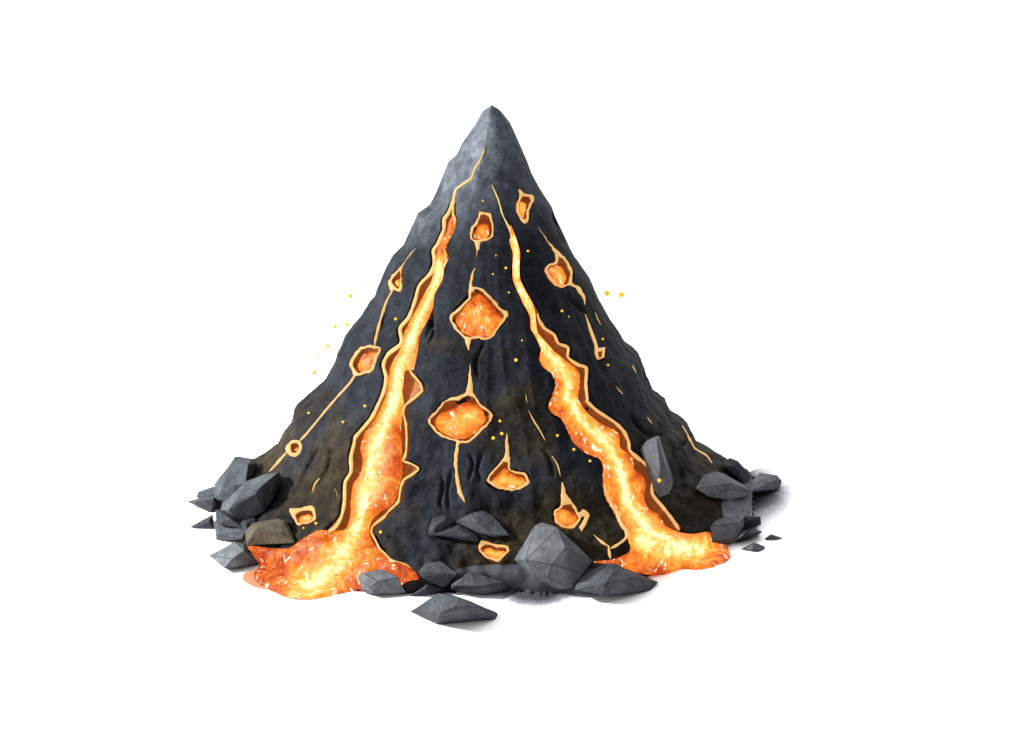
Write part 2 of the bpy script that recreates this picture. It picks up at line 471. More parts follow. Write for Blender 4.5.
LAVA_L = A((336,590),(318,620),(310,660),(285,700)) + B((828,40),(818,80)) + LL_L[1:] + F((390,345),(415,385),(410,410),(385,440),(405,480),(470,512),(545,543),(600,553),(700,548),(800,525),(880,512)) + \
         G((90,480),(200,470),(270,425),(320,415),(300,378),(255,345),(190,325),(150,290),(110,250)) + \
         (A((342,600),(340,650),(318,700)) + B((852,40),(865,80),(848,120),(838,180),(800,250),(793,310),(763,380),(738,430),(728,480),(718,540),(703,600),(665,605),(655,680)) + \
          E((275,0),(280,60),(272,120),(270,180),(280,250),(280,330),(275,400),(260,460),(245,520),(180,560),(140,590),(125,640),(140,690)))[::-1]
BED_L = LS_OUT_L[:-3] + D((700,700),(760,745)) + [(372, 552)] + LS_OUT_R[:-3][::-1]
CORE_L = B((850,110),(820,200),(770,300),(720,400),(690,500),(650,600),(625,740)) + E((240,60),(205,160),(165,260),(140,350),(130,430),(110,520),(90,620),(40,700)) + F((860,260),(800,330),(760,400),(700,470),(620,500))

# right lava stream
RS_L = Cc((425,0),(440,60),(435,120),(438,180),(460,235),(490,290),(520,350),(525,410),(550,450),(575,510),(562,550),(590,590),(625,620),(640,670),(625,715)) + \
       F2((275,0),(240,40),(228,80),(250,110),(290,130),(320,180),(345,230),(400,280),(470,310),(490,350),(488,420),(495,480),(520,530),(550,580),(565,620),(600,665))
RS_R = Cc((448,0),(463,60),(461,120),(465,180),(492,240),(522,290),(552,340),(560,370),(585,410),(630,440),(650,480),(695,500),(695,545),(740,580),(780,595),(778,670),(785,740)) + \
       F2((410,50),(450,90),(540,150),(580,190),(605,240),(610,280),(640,310),(690,350),(720,400),(715,480),(760,540),(800,590),(840,650))
LAVA_R = [(510.4, 225)] + RS_L + H((615,240),(600,290),(520,325),(440,332),(520,345),(640,385),(700,395),(770,390),(850,365),(920,368),(1000,355)) + K((430,708),(480,695),(515,660),(490,600),(415,580),(395,525),(300,535)) + \
         (Cc((450,0),(465,60),(463,120),(466,180),(493,240),(522,290),(535,330),(540,380),(548,430),(590,480),(640,530),(690,570),(740,610),(745,670),(735,740)) + \
          F2((375,60),(410,110),(480,160),(550,200),(560,270),(590,290),(620,320),(625,370),(665,400),(680,440),(670,500),(690,550),(740,580),(770,630),(830,660)))[::-1]
BED_R = RS_L + [(636, 548)] + RS_R[::-1]
CORE_R = Cc((445,0),(450,120),(452,180),(505,300),(535,380),(570,470),(640,580),(690,660),(680,740)) + F2((330,60),(400,170),(500,250),(545,340),(575,430),(590,520),(640,580),(700,660),(760,690)) + K((0,560),(150,600),(330,620))

# pockets: rim outline, opening, melt
POCKETS = [
 ('jug shaped lava pocket near the peak', A((465,568),(515,575),(527,630),(525,680),(505,695),(467,708),(458,740),(450,745),(440,705),(420,690),(425,640),(450,610)),
  A((470,583),(508,590),(515,640),(512,678),(490,690),(440,692),(432,672),(455,635)), A((462,625),(500,625),(510,660),(490,690),(442,690),(436,672))),
 ('narrow notched lava pocket on the upper right slope', A((645,460),(670,478),(710,490),(718,510),(695,560),(692,600),(672,622),(638,565),(638,530),(652,497)),
  A((652,500),(675,500),(702,510),(690,560),(686,595),(668,600),(643,562),(643,535)), A((648,518),(690,535),(680,592),(666,600),(643,562))),
 ('large diamond shaped lava pocket in the middle of the slope', Cc((257,128),(243,190),(245,218),(265,220),(295,230),(330,265),(385,325),(407,333),(410,352),(372,402),(338,452),(300,462),(245,457),(232,482),(229,518),(218,490),(200,452),(160,412),(141,370),(145,345),(175,320),(225,270),(227,240),(236,170)),
  Cc((262,236),(292,245),(330,280),(392,352),(392,370),(362,408),(332,442),(295,450),(235,446),(195,430),(162,388),(158,355),(190,310),(232,265)), Cc((266,252),(290,258),(328,300),(386,368),(360,406),(330,440),(290,447),(235,444),(198,428),(168,385),(170,358),(200,315),(238,275))),
 ('wide oval lava pocket low on the middle slope', Cc((231,575),(240,640),(247,690)) + E((622,10),(650,60),(712,120),(660,190),(600,245),(560,248),(548,300),(548,380),(560,450),(580,522),(550,480),(536,400),(532,300),(540,242),(480,222),(440,192),(410,140),(450,90),(500,45),(580,18)) + Cc((218,690),(226,640)),
  E((428,140),(460,95),(500,58),(555,62),(600,35),(648,70),(695,128),(650,180),(590,228),(530,225),(462,190)), E((440,150),(470,108),(530,85),(580,58),(640,68),(668,105),(680,142),(640,185),(580,222),(525,220),(462,188))),
 ('shield shaped lava pocket on the right slope with a trailing drip', A((740,640),(780,698)) + Cc((635,45),(670,80),(705,130),(711,180),(706,195),(740,220),(765,255),(768,302),(755,265),(735,235),(700,210),(655,220),(610,188),(583,140),(600,113),(630,105),(632,70),(610,32)),
  Cc((642,72),(670,95),(698,140),(698,190),(655,213),(613,184),(590,143),(605,122),(640,106)), Cc((593,145),(635,115),(665,130),(683,165),(690,192),(655,213),(615,184))),
 ('tiny square lava pocket at the end of a drip on the right slope', Cc((770,345),(790,390),(820,468),(830,503),(862,498),(858,546),(830,556),(814,530),(813,490),(788,420)),
  Cc((828,518),(852,516),(848,546),(832,547)), Cc((834,530),(846,528),(845,545),(834,546))),
 ('small tear shaped lava pocket on the upper left slope', B((685,85),(660,125),(655,165),(656,236),(620,232),(605,237),(597,190),(615,165),(650,130)),
  B((652,140),(652,218),(640,229),(615,205),(608,188),(625,165)), B((648,178),(652,218),(640,229),(617,206),(618,180))),
 ('rounded lava pocket near the left edge of the slope', B((530,492),(557,500),(550,530),(535,575),(520,607),(490,622),(440,632),(430,610),(416,580),(430,545),(465,500),(500,490)),
  B((435,580),(440,545),(470,508),(548,506),(540,535),(524,575),(515,602),(470,618),(445,600)), B((447,580),(460,545),(490,525),(545,520),(526,573),(515,602),(470,617),(447,598))),
 ('small square dark lava pocket low on the left slope', D((565,233),(600,238),(613,265),(600,302),(570,312),(543,292),(539,262)),
  D((560,250),(592,247),(601,270),(586,293),(561,286)), D((566,268),(592,262),(597,275),(583,292),(563,286))),
 ('little arched lava pocket at the left foot of the cone', F((558,130),(600,133),(650,120),(672,135),(677,180),(640,197),(590,208),(578,185),(560,155)),
  F((582,160),(610,142),(655,140),(667,165),(660,186),(597,200),(588,182)), F((596,176),(630,158),(660,165),(657,187),(598,199))),
 ('triangular lava pocket with a tall spike between the boulders and the oval pocket', E((775,203),(785,260),(790,320),(796,370),(860,388),(881,430),(850,457),(800,467),(730,457),(683,420),(700,390),(750,335),(768,300),(770,250)),
  E((694,428),(712,395),(772,335),(785,375),(830,388),(866,398),(868,432),(842,448),(790,457),(738,452)), E((702,430),(735,395),(765,362),(785,380),(820,400),(850,408),(862,432),(840,447),(790,456),(740,451))),
 ('round lava pocket with a hooked drip beside the right lava stream', F2((290,428),(312,490),(345,530),(367,572),(388,556),(417,577),(405,615),(379,657),(371,640),(391,603),(392,588),(378,594),(364,622),(330,642),(280,632),(253,600),(253,560),(283,535),(284,480)),
  F2((262,600),(260,565),(290,540),(330,540),(350,575),(362,585),(360,612),(330,635),(283,627)), F2((262,600),(262,568),(300,555),(340,573),(358,588),(358,611),(330,634),(284,626))),
 ('small chevron lava pocket among the front rocks', G((612,232),(640,243),(735,263),(743,280),(690,331),(640,317),(604,287),(599,262)),
  G((618,268),(650,255),(728,275),(690,323),(640,309)), G((622,278),(652,268),(722,282),(690,321),(641,308))),
]

# ------------------------------------------------------------------ volcano
volcano = bpy.data.objects.new('volcano', None); COL.objects.link(volcano)
tag(volcano, 'steep black rock volcano cone veined with glowing cracks and lava pockets', 'volcano')
volcano.location = (X0, 0, 0)
bpy.context.view_layer.update()
VINV = np.array([X0, 0, 0])

# recesses and grooves pressed into the cone
push = np.zeros(len(P0))
def press(poly, depth, grow=.8, soft=1.4):
    global push
    o = resample(poly, 2.0); lo = o.min(0)-4; hi = o.max(0)+4
    m = facing & (PX0 > lo).all(1) & (PX0 < hi).all(1)
    idx = np.where(m)[0]
    if not len(idx): return
    s = sdf(PX0[idx], o)+grow
    push[idx] = np.maximum(push[idx], depth*sstep(0, soft, s))
press(BED_L, .20, 2.0, 1.2); press(BED_R, .20, 2.0, 1.2)
for lab, out, inn, melt in POCKETS: press(inn, .26, 2.6, 1.2)
GROOVES = [E((470,390),(480,450),(465,520),(480,560)), E((600,290),(620,340),(600,420)), E((660,300),(640,370),(655,420)),
           E((520,380),(500,470),(510,560)), F2((190,270),(230,310),(250,400)), D((750,270),(720,380),(640,480)), D((700,250),(620,380),(590,470)),
           Cc((770,340),(700,270),(690,240)), 
           F2((800,290),(850,400),(860,480)), F2((600,110),(680,200),(760,210)), F2((900,200),(860,250),(820,300)), B((600,300),(560,390),(530,470)),
           B((800,300),(790,390),(770,460)), Cc((20,300),(60,420),(40,480)), Cc((300,480),(260,560),(270,640)), A((300,400),(250,520),(190,600)), A((800,560),(830,640),(860,720))]
for g in GROOVES:
    gl = resample(g, 3, False); lo = gl.min(0)-6; hi = gl.max(0)+6
    idx = np.where(facing & (PX0 > lo).all(1) & (PX0 < hi).all(1))[0]
    if len(idx):
        d, t = dist_line(PX0[idx], gl)
        push[idx] += .045*np.exp(-(d/1.8)**2)*np.sin(np.clip(t, .03, .97)*math.pi)**.6
P1 = P0 - NSM*push[:, None]
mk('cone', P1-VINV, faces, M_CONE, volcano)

def adopt(o, parent=volcano):
    """keep the mesh where it stands while hanging it under its parent"""
    o.data.transform(__import__('mathutils').Matrix.Translation(-Vector(VINV)))
    o.parent = parent
    return o

for lab, out, inn, melt in POCKETS:
    small = abs(np.ptp(np.array(inn)[:, 0])) < 8
    dp = .09 if small else .17
    out = out if small else [(x+1.2*noise.noise(Vector((x*.21, y*.21, 2.0))), y+1.2*noise.noise(Vector((x*.21, y*.21, 11.0)))) for x, y in resample(out, 3.0)]
    oo = resample(out, 1.3)
    # the opening comes to within a thin, uneven crust of the outline
    Q = resample(inn, 1.5); wid = np.array([1.9+1.5*noise.noise(Vector((x*.17, y*.17, 5.0))) for x, y in Q]); c0 = Q.mean(0)
    if np.ptp(np.array(inn)[:, 0]) > 20 or np.ptp(np.array(inn)[:, 1]) > 20:
        for _ in range(14):
            s0 = sdf(Q, oo); e = .4
            gx = (sdf(Q+[e, 0], oo)-sdf(Q-[e, 0], oo))/(2*e); gy = (sdf(Q+[0, e], oo)-sdf(Q-[0, e], oo))/(2*e)
            Q = Q - np.stack([gx, gy], 1)*np.clip(s0-wid, -.3, .22)[:, None]
    if not small: inn = [tuple(p) for p in Q[::2]]
    rim = adopt(patch('lava_pocket', out, lambda v, so, sh: .003+.009*sstep(0, .8, so)*(.35+.65*sstep(0, .6, sh)), M_RIM, hole=inn, step=1.8, drop=.010, rs=1.3, smooth=not small))
    tag(rim, lab)
    ic = np.array(inn); cen = ic.mean(0)
    big = [tuple(cen+(p-cen)*(1+1.0/max(np.linalg.norm(p-cen), 3))) for p in ic]
    w = adopt(patch('inner_wall', big, lambda v, so, sh: .004-dp*sstep(0, 1.4, so), M_WALL, step=1.3, drop=.02, fix=False, rs=1.1), rim)
    wmax = max(2.0, sdf(np.array(melt).mean(0)[None], np.array(melt))[0])
    dark = small
    def hmelt(v, so, sh):
        n = np.array([noise.noise(Vector((x*.16, y*.16, 1.7))) for x, y in v])
        return -.07 + (.02*sstep(0, 5, so) + .012*n)
    def heat(v, so):
        ce = np.array(melt).mean(0); dy = (v[:, 1]-ce[1])/max(np.ptp(np.array(melt)[:, 1]), 1)
        b_ = .36 + .36*np.clip(so/wmax, 0, 1) + .18*dy
        return b_-.45 if dark else b_
    adopt(patch('molten_lava', melt, hmelt, M_LAVAP, step=1.8, drop=.03, heat=heat), rim)

# crusted banks and beds of the two channels
def bed_h(v, so, sh): return .003-.14*sstep(0, 1.6, so)
adopt(patch('channel_bed', BED_L, bed_h, M_WALL, step=1.8, drop=.02, fix=False, rs=1.4))
adopt(patch('channel_bed', BED_R, bed_h, M_WALL, step=1.8, drop=.02, fix=False, rs=1.4))
def ins(path, dx): return [(x+dx, y) for x, y in path]
adopt(strip('channel_bank', A((485,262),(482,290),(470,320),(440,370),(424,412),(355,462),(340,520)) + ins(LS_OUT_L, 1.4)[1:], [1.2,1.8,2.2,3,3.6,3.6,3.6] + [3.6]*(len(LS_OUT_L)-1), M_RIMY))
adopt(strip('channel_bank', ins(LS_OUT_R, -1.0), [2.2,3,4,3.5,2.5] + [1.0]*10 + [2.8]*(len(LS_OUT_R)-15), M_RIMY))
adopt(strip('channel_bank', A((520,440),(550,510),(570,580),(600,640),(620,690),(635,740)), [1.2, 1.8, 1.8, 3.2, 5.0, 5.6], M_RIMY))
adopt(strip('channel_bank', ins(RS_L, .6)[10:], 1.6, M_RIM))
adopt(strip('channel_bank', ins(RS_R, -1.2)[6:], [2.5] + [3.4]*(len(RS_R)-7), M_RIM))
adopt(strip('channel_bank', F2((484,440),(492,480),(512,525),(540,570),(560,620),(584,655),(590,680),(575,700),(545,722),(515,738)), [1.6,2.6,3,3.2,3.2,3.2,3.6,4,4.6,4], M_RIM, h=.03))
adopt(strip('channel_bank', H((435,208),(470,240),(505,262)), [1.6, 3.4, 4], M_RIM))
adopt(strip('channel_bank', H((505,258),(508,290),(514,322)), [4, 4, 3], M_RIM))

CRACKS = [
 (B((622,228),(590,285),(560,370),(540,450),(533,495)), [2.6, 2, 2, 2.2, 3], 'long thin crack joining two left slope pockets'),
 (B((445,625),(420,665),(370,720)) + D((730,90),(640,200),(603,240)), [4.5, 4, 2.6, 2.4, 2.6, 2.6], 'long slanting crack above the small square pocket'),
 (D((545,288),(500,340),(463,380)), [3, 3.2, 2], 'short crack running from the square pocket to the left boulders'),
 (D((695,410),(672,440),(662,478)), 1.1, None), (F((765,40),(776,58),(780,78)), 1.0, None),
 (E((865,22),(868,45),(871,62)), [1.2, 1.8, .9], None), (E((878,95),(900,140),(928,185),(955,235)), [1, 1.7, 1.8, 1], None),
 (F2((243,308),(268,350),(281,402)), [.9, 1.5, 1], None), (Cc((815,338),(825,365),(840,395)), .9, None),
 (Cc((988,583),(1005,617)), 1.0, None), (Cc((913,683),(942,717)), 1.0, None), (F2((685,128),(706,156)), 1.0, None),
 (F2((847,165),(880,220),(905,270),(960,305),(986,340)), [1, 1.5, 1.9, 2, 1], 'bent crack close to the right edge of the cone'),
 (A((447,700),(452,740)) + Cc((267,50),(262,80)), [2.6, 2.8, 2, .9], None),
 (B((725,40),(705,62),(684,88)), [.8, .9, 1.6], None),
]
for pth, w, lab in CRACKS:
    o = adopt(strip('lava_crack', pth, w, M_RIM, h=.012, drop=.01))
    if lab: tag(o, lab)

# ------------------------------------------------------------------ lava flows
def flow(name, poly, core, lab, ytop, poolz, bed):
    cr = resample(core, 3, False); half = None
    def h(v, so, sh):
        n = np.array([noise.fractal(Vector((x*.07, y*.07, .4)), 1, 2, 3) for x, y in v])
        onslope = np.array([cast(x, y)[2] < len(faces) and cast(x, y)[2] >= 0 for x, y in v])
        sb = sdf(v, resample(bed, 2.0)); inb = sstep(.5, 5, sb)*sstep(ytop, ytop+50, v[:, 1])
        lift = np.where(onslope, inb*(-.05+.03*sstep(0, 7, so)) + (1-inb)*(.014+.028*sstep(0, 5, so)), .008+.03*sstep(0, 4, so))
        return lift + .010*n*sstep(0, 3, so)
    def heat(v, so):
        d, t = dist_line(v, cr)
        rel = so/np.maximum(so+d, 1e-3)
        pool = sstep(poolz, poolz+30, v[:, 1])
        top = 1-sstep(ytop, ytop+70, v[:, 1])
        wid = 9+9*pool
        return .30 + .58*np.exp(-(d/wid)**1.6) + .12*rel - .10*pool*sstep(6, 28, d) + .04*top
    o = patch(name, poly, h, M_LAVA, step=2.0, drop=.05, heat=heat)
    return tag(o, lab, 'lava flow', 'lava flows running down the cone')
flow('lava_flow', LAVA_L, CORE_L, 'wide left lava stream spreading into a broad orange pool at the foot', 250, 535, BED_L)
flow('lava_flow', LAVA_R, CORE_R, 'winding right lava stream ending in a puddle beside the right foot rocks', 275, 525, BED_R)
lip = patch('lava_spill', F((362,318),(395,345),(425,390),(420,410),(348,432),(337,450),(340,468),(390,497),(470,517),(540,548),(600,558),(690,552),(700,500),(500,440),(430,350)),
            lambda v, so, sh: .003+.008*sstep(0, 3, so), M_LIP, step=3, drop=.01)
tag(lip, 'thin pale peach lip of cooling lava along the left pool edge', 'lava spill')

# ------------------------------------------------------------------ rocks
def rock(sil, inner, mat, label, depth=None, base=None, shrink=.72, hi=.55, seed=0, bev=.0045):
    """sil: outline; inner: ridge points (x, y, nearness 0..1 of the rock's depth, 0 = nearest)"""
    S = np.array(sil); lo = S.min(0); hi_ = S.max(0)
    w = (hi_[0]-lo[0])*.01
    dep = depth if depth else .9*w
    bpt = S[S[:, 1].argmax()] if base is None else np.array(base)
    p, n, k = cast(*bpt); Yf = p[1]
    cen = S.mean(0)
    pts = []
    def put(x, y, Y, front=True):
        P = on_plane_y(x, y, Y)
        if front:
            h = BVC.ray_cast(Vector(CAM), Vector(ray(x, y)))
            if h[0] is not None and h[0][1]-.05 < P[1]: P = on_plane_y(x, y, h[0][1]-.05)
        return P
    for x, y in S:
        t = (hi_[1]-y)/(hi_[1]-lo[1]); e = abs(x-cen[0])/max((hi_[0]-lo[0])/2, 1)
        pts.append(put(x, y, Yf+dep*(.42*t+.12*e)))
    for x, y, f in inner: pts.append(put(x, y, Yf+dep*(f*1.15-.19)))
    for x, y in S:
        q = cen+(np.array((x, y))-cen)*shrink
        pts.append(put(q[0], q[1], Yf+dep*1.05, False))
    pts = [np.array((q[0], q[1], max(q[2], -.5))) for q in pts]
    o0 = np.array((on_plane_y(*cen, Yf+dep*.4)[0], Yf+dep*.4, max(p[2], 0)))
    bm = bmesh.new()
    for q in pts: bm.verts.new(q-o0)
    r = bmesh.ops.convex_hull(bm, input=bm.verts)
    bmesh.ops.delete(bm, geom=list({g for g in r['geom_interior']+r['geom_unused'] if isinstance(g, bmesh.types.BMVert)}), context='VERTS')
    bmesh.ops.dissolve_limit(bm, angle_limit=math.radians(19), verts=bm.verts, edges=bm.edges)
    b_ = min(bev, .05*w+.004)
    rb = bmesh.ops.bevel(bm, geom=[e for e in bm.edges], offset=b_, material=1, segments=1, profile=.5, affect='EDGES', clamp_overlap=True)
    bmesh.ops.triangulate(bm, faces=bm.faces)
    for _ in range(3):
        lim = .055
        es = [e for e in bm.edges if e.calc_length() > lim]
        if not es: break
        bmesh.ops.subdivide_edges(bm, edges=es, cuts=1)
        bmesh.ops.triangulate(bm, faces=bm.faces)
    bm.normal_update()
    off = Vector((seed*3.1, seed*1.7, 2))
    for v in bm.verts:
        q = v.co+off
        v.co += v.normal*(.007*noise.fractal(q*6, 1, 2, 3)*min(1, w*1.6))
    me = bpy.data.meshes.new('rock'); bm.to_mesh(me); bm.free(); me.materials.append(mat); me.materials.append(M_SEAM)
    me.polygons.foreach_set('use_smooth', [False]*len(me.polygons))
    o = bpy.data.objects.new('rock', me); COL.objects.link(o); o.location = o0
    try: me.set_sharp_from_angle(angle=math.radians(11)); me.polygons.foreach_set('use_smooth', [True]*len(me.polygons)); me.set_sharp_from_angle(angle=math.radians(11))
    except Exception: pass
    return tag(o, label, 'rock', 'dark rocks around the foot of the volcano')
def I(fn, *p): return [(*fn((u, v))[0], f) for u, v, f in p]
SL, PA, SCO, DK = M_ROCK; M_SEAM = rock_mat('dark_rock_seam', (.019, .0215, .026), (.040, .045, .052))
rock(D((305,308),(385,318),(412,345),(372,420),(345,470),(240,515),(205,510),(205,440),(235,405)), I(D, (365,347,.15), (355,400,.1), (240,470,.0), (290,330,.3)), SL, 'tall grey slab standing highest in the left rock cluster', base=D((240,540))[0], seed=1)
rock(D((122,498),(128,474),(200,448),(245,470),(235,520),(150,520)), I(D, (190,490,.05)), SL, 'grey wedge half hidden behind the left pointing light topped spike', seed=2)
rock(D((75,518),(130,495),(205,486),(222,530),(188,573),(130,547)), I(D, (110,522,.12), (205,506,.05)), SL, 'pointed rock with light top edge, outermost tip of the left cluster', seed=3)
rock(D((243,480),(290,442),(352,434),(330,490),(285,530),(245,525)), I(D, (300,470,.1)), DK, 'small black stone standing in for shade between the tall slab and long light topped boulder', seed=4)  # dark stone added where the gap holds only shade
rock(D((245,525),(320,480),(360,425),(440,395),(510,378),(518,430),(482,510),(440,567),(345,612),(290,602),(232,562)), I(D, (500,386,.4), (430,442,.12), (400,482,.06), (290,537,.02), (270,560,.0), (360,560,.05)), SL, 'long leaning boulder with a pale ridge in the left rock cluster', seed=5)
rock(D((93,635),(200,578),(206,652),(110,646)), I(D, (180,610,.05)), DK, 'small dark shard pointing left below the outermost tip', seed=6)
rock(D((205,612),(290,608),(352,655),(335,697),(215,702),(210,665)), I(D, (275,636,.08), (217,672,.05), (335,662,.12)), SL, 'broken rock with pale bent top facet under the long leaning boulder', seed=7)
rock(D((348,660),(390,618),(500,597),(545,608),(572,665),(582,712),(490,730),(358,724)), I(D, (530,615,.3), (515,668,.0), (495,722,.0), (400,640,.12)), SCO, 'brownish rounded boulder at the upper left edge of the lava pool', seed=8)
rock(F((183,352),(230,315),(300,288),(345,296),(387,340),(420,392),(345,412),(250,419),(208,387)), I(F, (347,328,.15), (290,366,.03), (252,412,.0)), PA, 'pale topped rock standing alone left of the wide lava pool', seed=9)
rock(G((34,405),(60,384),(150,370),(222,405),(263,480),(200,488),(85,489),(53,465)), I(G, (200,408,.3), (130,426,.05), (92,456,.02), (110,480,.0)), PA, 'pale topped rock on the front right edge of the wide lava pool', seed=10)
rock(G((272,497),(330,455),(358,438),(442,465),(390,484),(292,500)), I(G, (350,460,.1)), DK, 'flat black shard tucked behind the frontmost rock', seed=11)
rock(G((318,380),(350,340),(420,331),(442,340),(502,390),(455,445),(430,455),(375,437),(328,406)), I(G, (446,362,.12), (386,420,.0), (425,340,.35)), SL, 'split grey rock with light left face above the frontmost rock', seed=12)
rock(G((470,440),(560,378),(640,403),(722,430),(748,465),(620,492),(468,464)), I(G, (625,420,.15), (490,446,.03), (600,450,.0)), SL, 'low dark wedge with light sloping top right of the split grey rock', seed=13)
rock(G((278,565),(410,480),(510,473),(620,530),(687,570),(687,610),(405,634),(340,606)), I(G, (508,500,.22), (490,541,.04), (420,572,.0), (600,545,.12)), SL, 'frontmost faceted rock lying alone on the white ground', seed=14)
rock(G((362,200),(384,130),(442,115),(490,148),(440,170),(385,215)), I(G, (440,140,.12), (400,165,.03)), DK, 'small dark angular stone on the slope left of the grey hump', seed=15, depth=.3)
rock(G((490,148),(560,108),(620,95),(668,120),(704,190),(745,212),(660,218),(590,200)), I(G, (640,118,.25), (656,208,.0), (600,150,.1)), SL, 'grey hump shaped rock high among the front rocks behind the chevron pocket', seed=16, depth=.4)
rock(G((370,208),(450,165),(505,160),(592,215),(600,240),(480,235)), I(G, (500,180,.1), (560,215,.02)), DK, 'flat dark slab lying below the grey hump shaped rock', seed=17, depth=.35)
rock(H((63,325),(160,165),(195,150),(260,165),(302,215),(345,235),(432,330),(385,392),(330,457),(265,462),(170,417),(100,362)), I(H, (120,326,.04), (240,346,.0), (305,270,.12), (270,175,.35), (225,410,.02)), PA, 'largest grey boulder with a broad flat face in the front centre', seed=18)
rock(H((333,460),(370,410),(480,343),(540,343),(650,378),(737,427),(700,472),(450,505),(350,487)), I(H, (530,374,.18), (490,436,.02), (480,490,.0), (640,405,.2), (345,465,.05)), SL, 'wide faceted rock in front of the right lava puddle', seed=19)
rock(F2((653,275),(680,235),(740,211),(772,290),(802,360),(808,430),(790,482),(740,502),(715,470),(700,370)), I(F2, (730,225,.3), (745,370,.0), (740,440,.0), (765,340,.1)), PA, 'tall upright stone leaning on the cone beside the right stream', seed=20, depth=.4)
rock(K((468,130),(510,101),(560,120),(637,205),(605,252),(560,228),(480,172)), I(K, (545,150,.12), (485,150,.06), (558,128,.3)), DK, 'dark rock with small light cap, highest of the right cluster', seed=21)
rock(K((308,275),(360,205),(430,176),(480,190),(560,235),(637,290),(600,322),(510,342),(400,327)), I(K, (520,245,.12), (500,280,.03), (360,265,.03), (480,300,.0)), PA, 'broad domed grey rock in the middle of the right cluster', seed=22)
rock(K((608,262),(680,186),(780,201),(807,235),(792,282),(670,302),(635,292)), I(K, (780,225,.25), (690,235,.08), (640,275,.03)), PA, 'grey block at the far right end of the right cluster', seed=23)
rock(K((598,435),(685,435),(690,482),(640,502),(575,520),(585,470)), I(K, (620,455,.12)), DK, 'square black stone behind the pale front block of the right cluster', seed=25)
rock(K((550,565),(610,515),(640,503),(699,522),(640,557),(520,594)), I(K, (620,530,.1)), DK, 'flat black shard leaning on the pale front block, pointing right', seed=26)
rock(K((398,490),(440,450),(490,436),(592,450),(590,500),(560,562),(510,594),(408,584)), I(K, (560,470,.15), (540,560,.02), (430,470,.1), (420,560,.0)), PA, 'pale front block at the end of the right lava puddle', seed=24)
rock(K((706,562),(745,535),(812,558),(782,571),(715,575)), I(K, (750,545,.3)), PA, 'thin flat pebble, rightmost on the white ground', seed=27, bev=.006)
rock(K((571,622),(620,597),(650,578),(714,605),(702,634),(640,635)), I(K, (652,590,.25), (640,625,.0)), PA, 'small triangular pebble on the white ground near the right puddle', seed=28, bev=.006)

rock(D((212,555),(275,575),(330,600),(352,650),(300,640),(215,618)), I(D, (280,600,.1)), DK, 'black filler for shade between the long leaning boulder and the broken rock', seed=33, depth=.35)  # dark filler added in place of the shadows among these rocks
rock(D((300,640),(345,600),(400,590),(395,625),(360,665)), I(D, (350,620,.1)), DK, 'black stone tucked behind the brownish rounded boulder', seed=32, depth=.25)
# ------------------------------------------------------------------ sparks
SPARKS = [  # x, y, radius in px, in the air?, label
 (350,296,1.9,1,'yellow spark floating left of the cone, highest on that side'),
 (347,324.5,1.6,1,'spark floating left of the cone, right one of a close pair'),
 (335,326.5,1.7,1,'spark floating left of the cone, left one of a close pair'),
 (327.5,346,1.6,1,'spark floating just below the close pair left of the cone'),
 (317.6,356,1.2,1,'smallest faint spark floating left of the cone'),
 (314.2,372.5,1.8,1,'lowest spark floating in the air left of the cone'),
 (607,293.5,2.4,1,'left one of two large sparks floating right of the cone'),
 (621.5,294.5,2.2,1,'right one of two large sparks floating right of the cone'),
 (528,251,1.4,0,'spark right of the thin top of the right stream'),
 (506,268,1.5,0,'spark just left of the thin upper right stream'),
 (493,274,1.0,0,'tiny spark above the diamond pocket'),
 (496,255.5,.8,0,'faintest spark beside the thin upper right stream'),
 (509,292.5,1.1,0,'tiny spark right of the top of the diamond pocket'),
 (562,311,1.5,0,'spark below the shield shaped pocket'),
 (569,316.5,.9,0,'tiny spark at the lower right of the shield shaped pocket'),
 (516,360,2.0,0,'large bright spark between the diamond pocket and right stream'),
 (522,340.5,1.0,0,'tiny spark right below the diamond pocket'),
 (602.7,339,1.4,0,'spark just above the tiny square pocket'),
 (608,365,1.4,0,'spark just below the tiny square pocket'),
 (395.7,319,1.7,0,'spark left of the upper left stream'),
 (500,421,1.6,0,'spark right of the oval pocket, highest of three'),
 (501.8,433.6,2.0,0,'spark beside the spike of the triangular pocket'),
 (493.3,438,2.0,0,'spark below the right corner of the oval pocket'),
 (308.8,413,1.6,0,'spark on the lower left edge above the slanting crack'),
 (365,406,1.7,0,'spark just left of the wide left stream'),
 (343,422,1.5,0,'spark between the slanting crack and the left stream'),
 (557.4,435.5,1.6,0,'uppermost of three sparks in a row left of the right stream'),
 (574,449.5,1.7,0,'middle of three sparks in a row left of the right stream'),
 (590,461,1.6,0,'lowest of three sparks in a row left of the right stream'),
 (316,523.3,1.7,0,'spark right of the little arched pocket'),
 (303.5,528,1.1,0,'tiny spark below the little arched pocket'),
 (380.7,532,1.8,0,'spark in the bend right of the left stream foot'),
 (483,201,1.0,0,'tiny spark above the jug shaped pocket'),
 (659.3,480.5,2.4,0,'bright ember against the tall upright stone'),
]
sm = bpy.data.meshes.new('spark'); bm = bmesh.new(); bmesh.ops.create_icosphere(bm, subdivisions=2, radius=1)
for v in bm.verts: v.co *= 1+.18*noise.noise(v.co*1.7)
bm.to_mesh(sm); bm.free(); sm.materials.append(M_SPARK); sm.polygons.foreach_set('use_smooth', [True]*len(sm.polygons))
dg = bpy.context.evaluated_depsgraph_get(); 
